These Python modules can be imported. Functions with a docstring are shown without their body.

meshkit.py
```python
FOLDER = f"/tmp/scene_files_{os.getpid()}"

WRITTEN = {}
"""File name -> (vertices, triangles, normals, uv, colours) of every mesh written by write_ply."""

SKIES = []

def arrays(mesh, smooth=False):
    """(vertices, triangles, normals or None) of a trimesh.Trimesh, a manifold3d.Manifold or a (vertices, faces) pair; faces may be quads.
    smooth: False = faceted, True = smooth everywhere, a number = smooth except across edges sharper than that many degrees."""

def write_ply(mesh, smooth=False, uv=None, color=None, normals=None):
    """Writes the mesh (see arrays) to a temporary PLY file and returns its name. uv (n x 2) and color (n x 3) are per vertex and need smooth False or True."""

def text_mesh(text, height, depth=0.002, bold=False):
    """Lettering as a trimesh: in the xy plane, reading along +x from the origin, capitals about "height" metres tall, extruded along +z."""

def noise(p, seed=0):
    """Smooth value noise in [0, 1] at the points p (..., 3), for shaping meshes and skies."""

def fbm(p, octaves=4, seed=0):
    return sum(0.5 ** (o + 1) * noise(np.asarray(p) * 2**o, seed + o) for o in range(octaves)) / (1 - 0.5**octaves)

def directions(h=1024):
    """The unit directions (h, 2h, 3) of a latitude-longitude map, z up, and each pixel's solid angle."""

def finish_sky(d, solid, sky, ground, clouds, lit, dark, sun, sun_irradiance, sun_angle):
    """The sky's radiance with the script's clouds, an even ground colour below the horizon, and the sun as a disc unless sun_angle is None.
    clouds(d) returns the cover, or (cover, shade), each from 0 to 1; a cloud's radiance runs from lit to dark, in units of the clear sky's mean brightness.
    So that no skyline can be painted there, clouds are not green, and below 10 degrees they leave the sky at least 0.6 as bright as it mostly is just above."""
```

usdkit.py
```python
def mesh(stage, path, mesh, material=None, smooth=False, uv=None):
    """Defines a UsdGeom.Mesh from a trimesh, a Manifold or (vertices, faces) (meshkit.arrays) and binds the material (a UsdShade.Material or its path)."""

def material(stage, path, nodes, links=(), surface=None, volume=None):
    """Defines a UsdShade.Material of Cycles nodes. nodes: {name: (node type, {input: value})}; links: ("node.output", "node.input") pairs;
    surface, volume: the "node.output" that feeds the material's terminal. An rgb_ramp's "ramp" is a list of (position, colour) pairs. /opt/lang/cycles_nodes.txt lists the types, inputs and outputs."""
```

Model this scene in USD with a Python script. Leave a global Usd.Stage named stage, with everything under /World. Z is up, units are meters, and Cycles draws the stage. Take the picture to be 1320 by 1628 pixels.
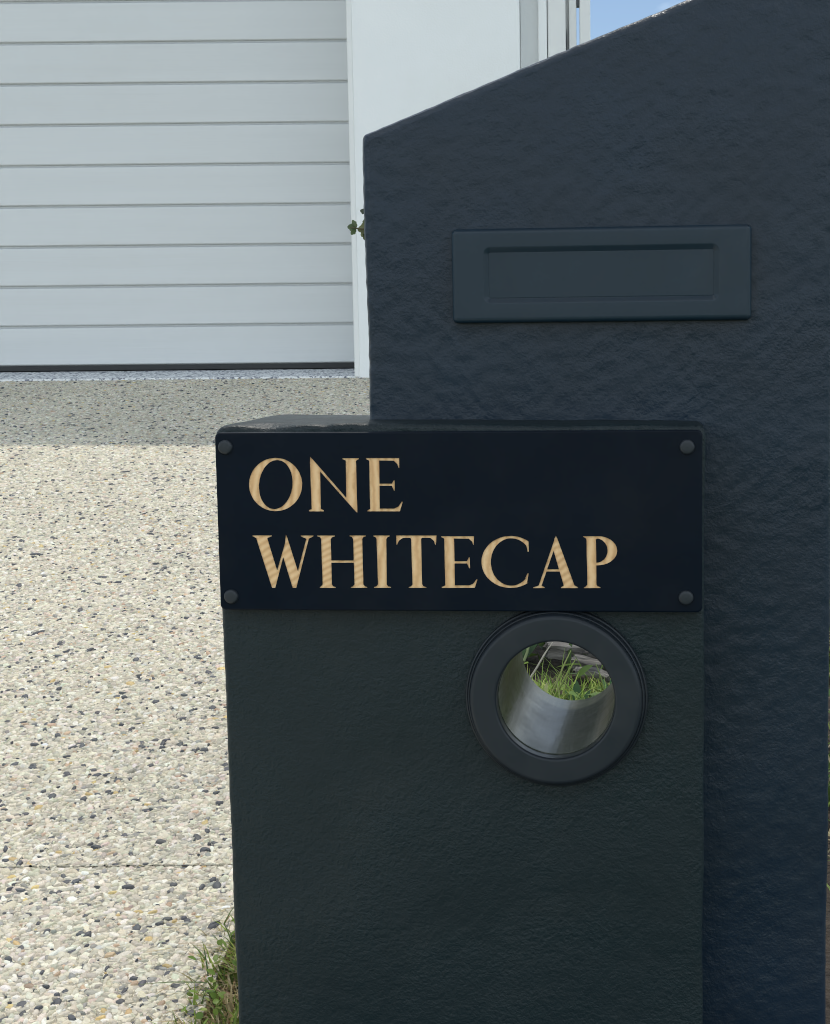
import math
import numpy as np
import trimesh
import manifold3d as m3
from scipy.spatial import cKDTree
from shapely.geometry import Polygon
import meshkit
import usdkit
from pxr import Gf, Sdf, Usd, UsdGeom, UsdLux, UsdShade, Vt

stage = Usd.Stage.CreateInMemory()
UsdGeom.SetStageUpAxis(stage, "Z")
UsdGeom.SetStageMetersPerUnit(stage, 1.0)
UsdGeom.Xform.Define(stage, "/World")
UsdGeom.Scope.Define(stage, "/World/Looks")

# ---------------------------------------------------------------- camera, sky, sun, exposure
EXPOSURE = 0.16
PITCH, ROLL = math.radians(6.277), 0.0105
cam = UsdGeom.Camera.Define(stage, "/World/camera")
_r, _u, _f = np.array([1, 0, 0.0]), np.array([0, math.sin(PITCH), math.cos(PITCH)]), np.array([0, math.cos(PITCH), -math.sin(PITCH)])
_R, _U = _r * math.cos(ROLL) - _u * math.sin(ROLL), _u * math.cos(ROLL) + _r * math.sin(ROLL)
CAM = np.array([0, 0, 0.66])
cam.AddTransformOp().Set(Gf.Matrix4d(*_R, 0, *_U, 0, *(-_f), 0, *CAM, 1))
cam.CreateHorizontalApertureAttr(36.0)
cam.CreateFocalLengthAttr(65.4545)
cam.CreateHorizontalApertureOffsetAttr(-5.4545)
cam.CreateVerticalApertureOffsetAttr(0.0)
cam.CreateExposureAttr(EXPOSURE)
cam.CreateClippingRangeAttr((0.05, 2000.0))

SUN_EL = math.radians(68.0)
SUN_AZ = math.atan2(-0.10, 0.99)             # atan2(x, y): behind the house, a little to the left
to_sun = np.array([math.cos(SUN_EL) * math.sin(SUN_AZ), math.cos(SUN_EL) * math.cos(SUN_AZ), math.sin(SUN_EL)])
SKY_STRENGTH, SUN_INTENSITY = 0.10, 0.5
CLOUD, CLOUD_AT = (17.4, 18.7, 18.9), (2.2, 6.1, 0.4)       # bright broken cloud among the blue
sky = UsdLux.DomeLight.Define(stage, "/World/sky")
skym = usdkit.material(stage, "/World/Looks/sky", {
    "s": ("sky_texture", {"sky_type": "single_scattering", "sun_disc": False, "sun_elevation": SUN_EL, "sun_rotation": SUN_AZ, "aerosol_density": 0.4, "ozone_density": 2.0, "altitude": 0.0}),
    "tc": ("texture_coordinate", {}), "mp": ("mapping", {"scale": (1.0, 1.0, 2.6), "location": CLOUD_AT}),
    "n": ("noise_texture", {"scale": 1.9, "detail": 7.0, "roughness": 0.58}), "cov": ("map_range", {"from_min": 0.43, "from_max": 0.66, "to_min": 0.0, "to_max": 0.92, "clamp": True}),
    "mx": ("mix_color", {"b": CLOUD, "use_clamp": False}),
    "b": ("background_shader", {"strength": SKY_STRENGTH})}, [("tc.generated", "mp.vector"), ("mp.vector", "n.vector"), ("n.fac", "cov.value"), ("cov.result", "mx.fac"), ("s.color", "mx.a"), ("mx.result", "b.color")], surface="b.background")
UsdShade.MaterialBindingAPI.Apply(sky.GetPrim()).Bind(skym)
sky.GetPrim().SetCustomDataByKey("kind", "structure")
sky.GetPrim().SetCustomDataByKey("label", "clear blue daytime sky above the sloping wall")
sun = UsdLux.DistantLight.Define(stage, "/World/sun")
sun.CreateIntensityAttr(SUN_INTENSITY)
sun.CreateAngleAttr(0.7)
sun.CreateColorAttr(Gf.Vec3f(1.0, 0.95, 0.86))
sun.GetPrim().CreateAttribute("inputs:normalize", Sdf.ValueTypeNames.Bool).Set(True)
_z = to_sun
_x = np.cross([0, 0, 1.0], _z); _x /= np.linalg.norm(_x)
_y = np.cross(_z, _x)
sun.AddTransformOp().Set(Gf.Matrix4d(*_x, 0, *_y, 0, *_z, 0, 0, 0, 8, 1))

# ---------------------------------------------------------------- helpers
used = {}


def path_for(name, parent):
    base = str(parent.GetPath()) if parent is not None else "/World"
    key = (base, name)
    n = used.get(key, 0)
    used[key] = n + 1
    return f"{base}/{name}" + (f"_{n:03d}" if n else "")


def tag(p, label=None, cat=None, group=None, kind=None):
    for k, v in (("label", label), ("category", cat), ("group", group), ("kind", kind)):
        if v:
            p.SetCustomDataByKey(k, v)
    return p


def thing(name, label=None, cat=None, loc=(0, 0, 0), rz=0.0, parent=None, group=None, kind=None):
    x = UsdGeom.Xform.Define(stage, path_for(name, parent))
    if any(loc) or rz:
        x.AddTranslateOp().Set(Gf.Vec3d(*map(float, loc)))
        x.AddRotateZOp().Set(math.degrees(rz))
    return tag(x.GetPrim(), label, cat, group, kind)


def obj(name, mesh, mat, parent=None, smooth=False, tint=None, **kw):
    m = usdkit.mesh(stage, path_for(name, parent), mesh, M[mat], smooth=smooth)
    if tint is not None:
        UsdGeom.PrimvarsAPI(m).CreatePrimvar("tint", Sdf.ValueTypeNames.Color3fArray, "vertex").Set(Vt.Vec3fArray.FromNumpy(np.asarray(tint, np.float32)))
    return tag(m.GetPrim(), **kw)


def box(x0, x1, y0, y1, z0, z1):
    b = trimesh.creation.box((x1 - x0, y1 - y0, z1 - z0))
    b.apply_translation(((x0 + x1) / 2, (y0 + y1) / 2, (z0 + z1) / 2))
    return b


def rbox(x0, x1, y0, y1, z0, z1, r):
    """box with small rounded edges"""
    ts = [0, math.pi / 6, math.pi / 3, math.pi / 2]
    pts = []
    for sx in (0, 1):
        for sy in (0, 1):
            for sz in (0, 1):
                c = ((x0 + r, x1 - r)[sx], (y0 + r, y1 - r)[sy], (z0 + r, z1 - r)[sz])
                for a in ts:
                    for b in ts:
                        pts.append((c[0] + (2 * sx - 1) * r * math.cos(a) * math.cos(b), c[1] + (2 * sy - 1) * r * math.sin(a) * math.cos(b), c[2] + (2 * sz - 1) * r * math.sin(b)))
    return m3.Manifold.hull_points(np.array(pts))


def rounded_prism(poly, d0, d1, r, corner=0.0, back=None):
    """convex (x, z) outline swept in y from d0 to d1, all front and back edges rounded to r"""
    back = r if back is None else back
    P = Polygon(poly)
    pts = []
    for a in np.linspace(0, math.pi / 2, 5):
        for base, sign, rr in ((d0, 1, r), (d1, -1, back)):
            q = P.buffer(-(corner + rr * (1 - math.sin(a)))).buffer(corner, quad_segs=6) if corner else P.buffer(-rr * (1 - math.sin(a)), join_style=2)
            d = base + sign * rr * (1 - math.cos(a))
            pts += [(x, d, z) for x, z in q.exterior.coords]
    return m3.Manifold.hull_points(np.array(pts))


def prism(polys, d0, d1):
    """outline with holes in (x, z), swept in y"""
    c = m3.CrossSection([np.array(p) for p in polys], m3.FillRule.EvenOdd)
    e = m3.Manifold.extrude(c, d1 - d0)
    return e.rotate((90, 0, 0)).translate((0, d1, 0))


def cyl_y(x, z, r, d0, d1, n=96):
    return m3.Manifold.cylinder(d1 - d0, r, r, n).rotate((-90, 0, 0)).translate((x, d0, z))


def to_tm(m):
    g = m.to_mesh()
    return trimesh.Trimesh(g.vert_properties[:, :3].astype(float), g.tri_verts, process=False)


def lathe_y(profile, x, z, n=96):
    """profile of (r, y) revolved about the y axis"""
    pr = np.array(profile)
    a = np.linspace(0, 2 * math.pi, n, endpoint=False)
    v = np.stack([x + pr[None, :, 0] * np.cos(a)[:, None], np.repeat(pr[None, :, 1], n, 0), z + pr[None, :, 0] * np.sin(a)[:, None]], -1).reshape(-1, 3)
    k = len(pr)
    i, j = np.meshgrid(np.arange(n), np.arange(k - 1), indexing="ij")
    a0, a1 = i * k + j, ((i + 1) % n) * k + j
    f = np.vstack([np.stack([a0, a1, a1 + 1], -1).reshape(-1, 3), np.stack([a0, a1 + 1, a0 + 1], -1).reshape(-1, 3)])
    return trimesh.Trimesh(v, f, process=False)


def tube(pts, radii, n=7):
    pts = np.asarray(pts, float)
    radii = np.broadcast_to(radii, len(pts))
    t = np.gradient(pts, axis=0)
    t /= np.linalg.norm(t, axis=1, keepdims=True)
    ref = np.array([0.3, 1, 0.2])
    s = np.cross(t, ref); s /= np.linalg.norm(s, axis=1, keepdims=True)
    q = np.cross(t, s)
    a = np.linspace(0, 2 * math.pi, n, endpoint=False)
    v = (pts[:, None] + radii[:, None, None] * (s[:, None] * np.cos(a)[None, :, None] + q[:, None] * np.sin(a)[None, :, None])).reshape(-1, 3)
    f = []
    for i in range(len(pts) - 1):
        for k in range(n):
            a0, a1, b0, b1 = i * n + k, i * n + (k + 1) % n, (i + 1) * n + k, (i + 1) * n + (k + 1) % n
            f += [(a0, a1, b1), (a0, b1, b0)]
    for e in (0, (len(pts) - 1) * n):
        f += [(e, e + k, e + k + 1) for k in range(1, n - 1)]
    return trimesh.Trimesh(v, f, process=False)


def cat(ms):
    return trimesh.util.concatenate(ms)


SLOPE = 0.1425


def slope_z(y):
    return SLOPE * (np.clip(y, -0.5, 5.5) - 1.3)


# ---------------------------------------------------------------- materials
M = {}


def principled(name, color, rough=0.5, extra=None, bumps=(), vary=0.0, vscale=6.0, stretch=(1, 1, 1), rvar=None, dust=None, patchy=None, color2=None):
    """colour broken up by noise, and layers of fine relief; bumps = (scale, strength, distance, detail)"""
    nodes = {"tc": ("texture_coordinate", {}), "map": ("mapping", {"scale": stretch}), "p": ("principled_bsdf", {"roughness": rough, **(extra or {})})}
    links = [("tc.object", "map.vector")]
    if vary or color2 is not None:
        c2 = color2 if color2 is not None else tuple(min(1, x * (1 + vary)) for x in color)
        c1 = color if color2 is not None else tuple(x * (1 - vary) for x in color)
        nodes["n"] = ("noise_texture", {"scale": vscale, "detail": 5.0, "roughness": 0.6})
        nodes["rr"] = ("rgb_ramp", {"ramp": [(0.3, c1), (0.7, c2)]})
        links += [("map.vector", "n.vector"), ("n.fac", "rr.fac"), ("rr.color", "p.base_color")]
    else:
        nodes["p"][1]["base_color"] = color
    if dust is not None:                     # blotches of settled dust: (colour, amount, scale)
        src = "rr.color" if "rr" in nodes else None
        nodes["dn"] = ("noise_texture", {"scale": dust[2], "detail": 9.0, "roughness": 0.72})
        nodes["dm"] = ("map_range", {"from_min": 0.50, "from_max": 0.78, "to_min": 0.0, "to_max": dust[1], "clamp": True})
        nodes["dx"] = ("mix_color", {"a": color, "b": dust[0]})
        links = [k for k in links if k[1] != "p.base_color"] + [("tc.object", "dn.vector"), ("dn.fac", "dm.value"), ("dm.result", "dx.fac"), ("dx.result", "p.base_color")]
        if src:
            links.append((src, "dx.a"))
    if rvar is not None:                     # uneven sheen: (scale, low, high)
        nodes["rn"] = ("noise_texture", {"scale": rvar[0], "detail": 6.0, "roughness": 0.65})
        nodes["rm"] = ("map_range", {"from_min": 0.3, "from_max": 0.7, "to_min": rvar[1], "to_max": rvar[2], "clamp": True})
        links += [("tc.object", "rn.vector"), ("rn.fac", "rm.value"), ("rm.result", "p.roughness")]
    if patchy is not None:                   # relief that is stronger in some places than in others
        nodes["pn"] = ("noise_texture", {"scale": patchy, "detail": 3.0})
        nodes["pm"] = ("map_range", {"from_min": 0.35, "from_max": 0.65, "to_min": 0.55, "to_max": 1.25, "clamp": True})
        links += [("tc.object", "pn.vector"), ("pn.fac", "pm.value")]
    prev = None
    for i, (s, st, dist, det) in enumerate(bumps):
        nodes[f"bn{i}"] = ("noise_texture", {"scale": s, "detail": det, "roughness": 0.55})
        nodes[f"b{i}"] = ("bump", {"strength": st, "distance": dist})
        links += [("map.vector", f"bn{i}.vector")]
        if patchy is not None:
            nodes[f"bm{i}"] = ("math", {"math_type": "multiply"})
            links += [(f"bn{i}.fac", f"bm{i}.value1"), ("pm.result", f"bm{i}.value2"), (f"bm{i}.value", f"b{i}.height")]
        else:
            links += [(f"bn{i}.fac", f"b{i}.height")]
        if prev:
            links.append((f"{prev}.normal", f"b{i}.normal"))
        prev = f"b{i}"
    if prev:
        links.append((f"{prev}.normal", "p.normal"))
    M[name] = usdkit.material(stage, f"/World/Looks/{name}", nodes, links, surface="p.BSDF")


principled("wall_paint", (0.0016, 0.0092, 0.0190), 0.34, {"specular_ior_level": 0.50}, bumps=((170, 0.27, 0.0026, 3.0), (400, 0.33, 0.0011, 3.0)), vary=0.14, vscale=9, rvar=(11, 0.28, 0.42), patchy=8.0, dust=((0.048, 0.058, 0.064), 0.08, 7.0))
principled("pier_paint", (0.0036, 0.0108, 0.0128), 0.5, {"specular_ior_level": 0.37}, bumps=((260, 0.62, 0.0022, 3.0), (560, 0.45, 0.0010, 2.0)), vary=0.14, vscale=9, rvar=(12, 0.38, 0.55), patchy=9.0, dust=((0.060, 0.060, 0.052), 0.13, 8.0))
principled("plate_metal", (0.006, 0.017, 0.027), 0.36, {"specular_ior_level": 0.45}, bumps=((1500, 0.08, 0.0003, 1.0),), vary=0.04, vscale=20, rvar=(30, 0.30, 0.46), dust=((0.06, 0.06, 0.055), 0.10, 16.0))
principled("sign_board", (0.0016, 0.0045, 0.0095), 0.33, {"specular_ior_level": 0.13}, bumps=((900, 0.05, 0.0004, 2.0),), vary=0.12, vscale=14, rvar=(9, 0.27, 0.44), dust=((0.05, 0.05, 0.045), 0.09, 11.0))
principled("cap_black", (0.009, 0.013, 0.017), 0.45, bumps=((1200, 0.1, 0.0003, 1.0),))
principled("flange_plastic", (0.010, 0.014, 0.018), 0.38, {"specular_ior_level": 0.4}, bumps=((1800, 0.06, 0.0002, 1.0),), vary=0.06, vscale=25, rvar=(40, 0.32, 0.50), dust=((0.07, 0.068, 0.06), 0.14, 22.0))
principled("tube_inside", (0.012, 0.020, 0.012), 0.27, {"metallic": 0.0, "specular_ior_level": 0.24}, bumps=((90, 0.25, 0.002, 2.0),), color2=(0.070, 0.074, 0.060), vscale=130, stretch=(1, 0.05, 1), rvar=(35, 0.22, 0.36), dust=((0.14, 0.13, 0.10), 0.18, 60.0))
principled("render_white", (0.77, 0.78, 0.77), 0.75, bumps=((160, 0.25, 0.002, 3.0),), vary=0.02, vscale=3, dust=((0.55, 0.53, 0.48), 0.16, 2.2))
principled("trim_white", (0.72, 0.72, 0.70), 0.5, vary=0.03, vscale=4)
principled("slat_paint", (0.585, 0.60, 0.60), 0.45, bumps=((30, 0.18, 0.0025, 4.0),), vary=0.035, vscale=3, stretch=(0.12, 1, 3.0), dust=((0.45, 0.45, 0.43), 0.10, 2.5))
principled("rubber_seal", (0.018, 0.019, 0.02), 0.6)
principled("dark_metal", (0.06, 0.065, 0.07), 0.5)
principled("roof_sheet", (0.35, 0.36, 0.37), 0.5)
principled("soil", (0.016, 0.012, 0.009), 0.95, bumps=((90, 0.9, 0.01, 5.0),), color2=(0.07, 0.052, 0.036), vscale=60)
principled("lawn_far", (0.045, 0.075, 0.022), 0.95, bumps=((30, 0.9, 0.03, 5.0),), color2=(0.10, 0.13, 0.045), vscale=12)
principled("asphalt", (0.045, 0.045, 0.046), 0.85, bumps=((120, 0.6, 0.006, 3.0),), vary=0.2, vscale=30)
principled("old_wood", (0.035, 0.031, 0.028), 0.9, bumps=((60, 0.9, 0.006, 4.0),), color2=(0.25, 0.23, 0.21), vscale=110, stretch=(0.12, 1, 1))
principled("stem", (0.10, 0.085, 0.04), 0.7)

# aggregate seen beyond the pebbles that are built: the same stones as cells
_vor = {"tc": ("geometry", {}), "v": ("voronoi_texture", {"scale": 105.0, "randomness": 0.95}), "sep": ("separate_color", {}),
        "rr": ("rgb_ramp", {"ramp": [(0.0, (0.645, 0.58, 0.44)), (0.34, (0.645, 0.58, 0.44)), (0.35, (0.73, 0.67, 0.53)), (0.60, (0.73, 0.67, 0.53)), (0.61, (0.56, 0.51, 0.395)), (0.86, (0.56, 0.51, 0.395)), (0.87, (0.33, 0.31, 0.27)), (0.94, (0.33, 0.31, 0.27)), (0.95, (0.09, 0.092, 0.10)), (1.0, (0.09, 0.092, 0.10))]}),
        "de": ("voronoi_texture", {"scale": 105.0, "randomness": 0.95, "feature": "distance_to_edge"}),
        "edge": ("map_range", {"from_min": 0.02, "from_max": 0.12, "clamp": True}),
        "mx": ("mix_color", {"a": (0.40, 0.365, 0.285)}), "bp": ("bump", {"strength": 0.6, "distance": 0.004}), "p": ("principled_bsdf", {"roughness": 0.7})}
M["aggregate"] = usdkit.material(stage, "/World/Looks/aggregate", _vor, [
    ("tc.position", "v.vector"), ("tc.position", "de.vector"), ("v.color", "sep.color"), ("sep.r", "rr.fac"), ("de.distance", "edge.value"), ("edge.result", "mx.fac"),
    ("rr.color", "mx.b"), ("mx.result", "p.base_color"), ("edge.result", "bp.height"), ("bp.normal", "p.normal")], surface="p.BSDF")
_thr = {"tc": ("geometry", {}), "v": ("voronoi_texture", {"scale": 135.0, "randomness": 1.0}), "sep": ("separate_color", {}),
        "rr": ("rgb_ramp", {"ramp": [(0.0, (0.76, 0.77, 0.76)), (0.5, (0.70, 0.71, 0.71)), (0.72, (0.45, 0.46, 0.48)), (0.85, (0.20, 0.21, 0.25)), (1.0, (0.12, 0.13, 0.17))]}),
        "p": ("principled_bsdf", {"roughness": 0.4})}
M["threshold_stone"] = usdkit.material(stage, "/World/Looks/threshold_stone", _thr, [("tc.position", "v.vector"), ("v.color", "sep.color"), ("sep.r", "rr.fac"), ("rr.color", "p.base_color")], surface="p.BSDF")

# stones and leaves carry their own colour from vertex to vertex
_st = {"a": ("attribute", {"attribute": "tint"}), "tc": ("geometry", {}), "n": ("noise_texture", {"scale": 420.0, "detail": 3.0}), "mr": ("map_range", {"from_min": 0.3, "from_max": 0.7, "to_min": 0.84, "to_max": 1.12}),
       "mul": ("mix_color", {"blend_type": "multiply", "fac": 1.0, "use_clamp": False}), "n2": ("noise_texture", {"scale": 2.3, "detail": 5.0, "roughness": 0.6}), "mr2": ("map_range", {"from_min": 0.3, "from_max": 0.7, "to_min": 0.87, "to_max": 1.05}), "mul2": ("mix_color", {"blend_type": "multiply", "fac": 1.0, "use_clamp": False}), "p": ("principled_bsdf", {"roughness": 0.62})}
M["stones"] = usdkit.material(stage, "/World/Looks/stones", _st, [("tc.position", "n.vector"), ("n.fac", "mr.value"), ("a.color", "mul.a"), ("mr.result", "mul.b"), ("tc.position", "n2.vector"), ("n2.fac", "mr2.value"), ("mul.result", "mul2.a"), ("mr2.result", "mul2.b"), ("mul2.result", "p.base_color")], surface="p.BSDF")
_lf = {"a": ("attribute", {"attribute": "tint"}), "p": ("principled_bsdf", {"roughness": 0.5, "specular_ior_level": 0.35}), "t": ("translucent_bsdf", {}), "g": ("gamma", {"gamma": 0.8}), "m": ("mix_closure", {"fac": 0.38})}
M["leaf"] = usdkit.material(stage, "/World/Looks/leaf", _lf, [("a.color", "p.base_color"), ("a.color", "g.color"), ("g.color", "t.color"), ("p.BSDF", "m.closure1"), ("t.BSDF", "m.closure2")], surface="m.closure")

# routed timber: growth rings cut at a slant, another slant for each letter
for k, (rot, sc, dist) in enumerate(((1.45, 260, 3.0), (1.5, 240, 5.0), (1.62, 300, 4.0), (0.55, 330, 1.6), (0.45, 380, 1.2), (1.4, 260, 4.0), (1.55, 220, 5.0))):
    nn = {"tc": ("texture_coordinate", {}), "map": ("mapping", {"rotation": (0.0, rot, 0.0), "location": (k * 0.37, 0, k * 0.21)}),
          "w": ("wave_texture", {"wave_type": "bands", "bands_direction": "z", "profile": "sine", "scale": sc / 6.0, "distortion": dist, "detail": 3.0, "detail_scale": 1.5}),
          "n": ("noise_texture", {"scale": 60.0, "detail": 4.0}), "ad": ("mix_float", {"fac": 0.55}),
          "rr": ("rgb_ramp", {"ramp": [(0.15, (0.58, 0.33, 0.145)), (0.45, (0.75, 0.465, 0.22)), (0.85, (0.84, 0.57, 0.305))]}),
          "p": ("principled_bsdf", {"roughness": 0.55})}
    M[f"timber_{k}"] = usdkit.material(stage, f"/World/Looks/timber_{k}", nn, [("tc.object", "map.vector"), ("map.vector", "w.vector"), ("map.vector", "n.vector"), ("w.fac", "ad.a"), ("n.fac", "ad.b"), ("ad.result", "rr.fac"), ("rr.color", "p.base_color")], surface="p.BSDF")

# ---------------------------------------------------------------- the ground
ys = np.array([-250, -0.5, 1.3, 5.5, 250.0])
xs = np.array([-250, -6.0, -0.335, 4.0, 250.0])
gv = np.array([(x, y, slope_z(y) - 0.02) for y in ys for x in xs])
gf = [(j * 5 + i, j * 5 + i + 1, (j + 1) * 5 + i + 1, (j + 1) * 5 + i) for j in range(4) for i in range(4)]
obj("ground", (gv, np.array(gf)), "lawn_far", kind="structure", label="grassy ground sheet running to the horizon")


obj("road", box(-250, 250, -11.0, -3.2, -0.40, -0.262), "asphalt", kind="structure", label="grey asphalt street in front of the driveway")


def slab(y0, y1, x0=-6.0, x1=-0.335, t=0.08, lift=0.0):
    v = []
    for y in (y0, y1):
        for x in (x0, x1):
            v += [(x, y, slope_z(y) - t), (x, y, slope_z(y) + lift)]
    return trimesh.convex.convex_hull(np.array(v))


JOINT = 1.7125
drive = thing("driveway", kind="structure", label="pale exposed aggregate driveway sloping up to the garage door")
rng = np.random.default_rng(11)


def x_left(y):
    return -0.06 - 0.362 * y


# the slab under the built stones is plain mortar, beside them the same stones go on as a material
obj("slab", slab(-0.5, JOINT - 0.0022, x0=-1.0), "aggregate", drive)
obj("slab", slab(JOINT + 0.0022, 5.36, x0=-2.3), "aggregate", drive)
obj("slab", slab(-0.5, JOINT - 0.0022, x0=-6, x1=-1.0), "aggregate", drive)
obj("slab", slab(JOINT + 0.0022, 5.36, x0=-6, x1=-2.3), "aggregate", drive)
obj("threshold", slab(5.212, 5.372, x0=-3.1, x1=-0.632, lift=0.007), "threshold_stone", drive, label="pale speckled stone strip under the garage door")

# pebbles: hex grid shaken until it is irregular
SP = 0.0083
X0, Y0, Y1 = -2.3, 1.12, 5.212
gx = np.arange(X0, -0.337, SP)
gy = np.arange(Y0, Y1, SP * 0.866)
px, py = np.meshgrid(gx, gy)
px = px + (np.arange(len(gy)) % 2)[:, None] * SP / 2
px = (px + rng.normal(0, SP * 0.27, px.shape)).ravel()
py = (py + rng.normal(0, SP * 0.27, py.shape)).ravel()
ok = (px > x_left(py) - 0.30) & (px < -0.339 + 0.004 * np.sin(py * 40)) & (px > -2.29) & ((py > JOINT) | (px > -0.99))
px, py = px[ok], py[ok]
keep = rng.random(len(px)) > 0.06
px, py = px[keep], py[keep]
# small chips fill the gaps
fx, fy = rng.uniform(X0, -0.339, 260000), rng.uniform(Y0, 3.6, 260000)
ok = (fx > x_left(fy) - 0.08) & (fx > -2.29) & ((fy > JOINT) | (fx > -0.99)) & (fy < 4.2)
fx, fy = fx[ok], fy[ok]
gap, _ = cKDTree(np.c_[px, py]).query(np.c_[fx, fy])
fx, fy = fx[gap > 0.0043], fy[gap > 0.0043]
nb = len(px)
px, py = np.r_[px, fx], np.r_[py, fy]
N = len(px)
dist, _ = cKDTree(np.c_[px, py]).query(np.c_[px, py], k=4)
rad = np.clip(dist[:, 1:].mean(1) * 0.66, 0.0026, 0.0074)
dist, _ = cKDTree(np.c_[px[:nb], py[:nb]]).query(np.c_[px[:nb], py[:nb]], k=4)
rad[:nb] = np.clip(dist[:, 1:].mean(1) * 0.66, 0.0026, 0.0074)
rad[nb:] = rng.uniform(0.0014, 0.0030, N - nb)
pal = np.array([(0.62, 0.58, 0.48), (0.70, 0.67, 0.58), (0.76, 0.74, 0.69), (0.55, 0.52, 0.44), (0.46, 0.44, 0.38), (0.30, 0.30, 0.29), (0.085, 0.090, 0.105), (0.52, 0.38, 0.28), (0.60, 0.46, 0.22), (0.62, 0.53, 0.47)])
prob = np.array([0.28, 0.23, 0.11, 0.155, 0.08, 0.035, 0.045, 0.020, 0.010, 0.035])
kindi = rng.choice(len(pal), N, p=prob / prob.sum())
big = rng.random(N) < np.where(kindi == 6, 0.30, 0.03)
rad = np.where(big, rad * 1.35, rad)
tint = np.clip(pal[kindi] * (1.01, 0.97, 0.885) * rng.normal(1, 0.10, (N, 1)) * rng.normal(1, 0.025, (N, 3)), 0.03, 0.85)
rot = rng.uniform(0, 2 * math.pi, N)
asp = rng.uniform(1.05, 2.1, N)
hgt = rng.uniform(0.0005, 0.0022, N) + big * 0.0012
K = 7
ang = np.arange(K) / K * 2 * math.pi + rng.uniform(-0.28, 0.28, (N, K))
rr = rad[:, None] * rng.uniform(0.74, 1.2, (N, K))
ca, sa = np.cos(ang) * rr * np.sqrt(asp)[:, None], np.sin(ang) * rr / np.sqrt(asp)[:, None]
ex, ey = ca * np.cos(rot)[:, None] - sa * np.sin(rot)[:, None], ca * np.sin(rot)[:, None] + sa * np.cos(rot)[:, None]
tilt = rng.normal(0, 0.13, (N, 2))
V = np.zeros((N, 2 * K + 1, 3))
for ring, (s, h) in enumerate(((1.0, -0.25), (0.74, 0.80))):
    V[:, ring * K:(ring + 1) * K, 0] = ex * s
    V[:, ring * K:(ring + 1) * K, 1] = ey * s
    V[:, ring * K:(ring + 1) * K, 2] = hgt[:, None] * h
V[:, 2 * K, 0] = rng.normal(0, 0.15, N) * rad
V[:, 2 * K, 1] = rng.normal(0, 0.15, N) * rad
V[:, 2 * K, 2] = hgt * rng.uniform(0.9, 1.1, N)
V[:, :, 2] += (V[:, :, 0] * tilt[:, :1] + V[:, :, 1] * tilt[:, 1:]) * (V[:, :, 2] > 0)
V[:, :, 0] += px[:, None]
V[:, :, 1] += py[:, None]
# the saw cut goes straight through the stones
front = py < JOINT
V[front, :, 1] = np.minimum(V[front, :, 1], JOINT - 0.0022)
V[~front, :, 1] = np.maximum(V[~front, :, 1], JOINT + 0.0022)
V[:, :, 2] += slope_z(V[:, :, 1])
FACE = []
for k in range(K):
    k1 = (k + 1) % K
    FACE += [(k, k1, K + k1), (k, K + k1, K + k), (K + k, K + k1, 2 * K)]
FACE = np.array(FACE)
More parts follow.
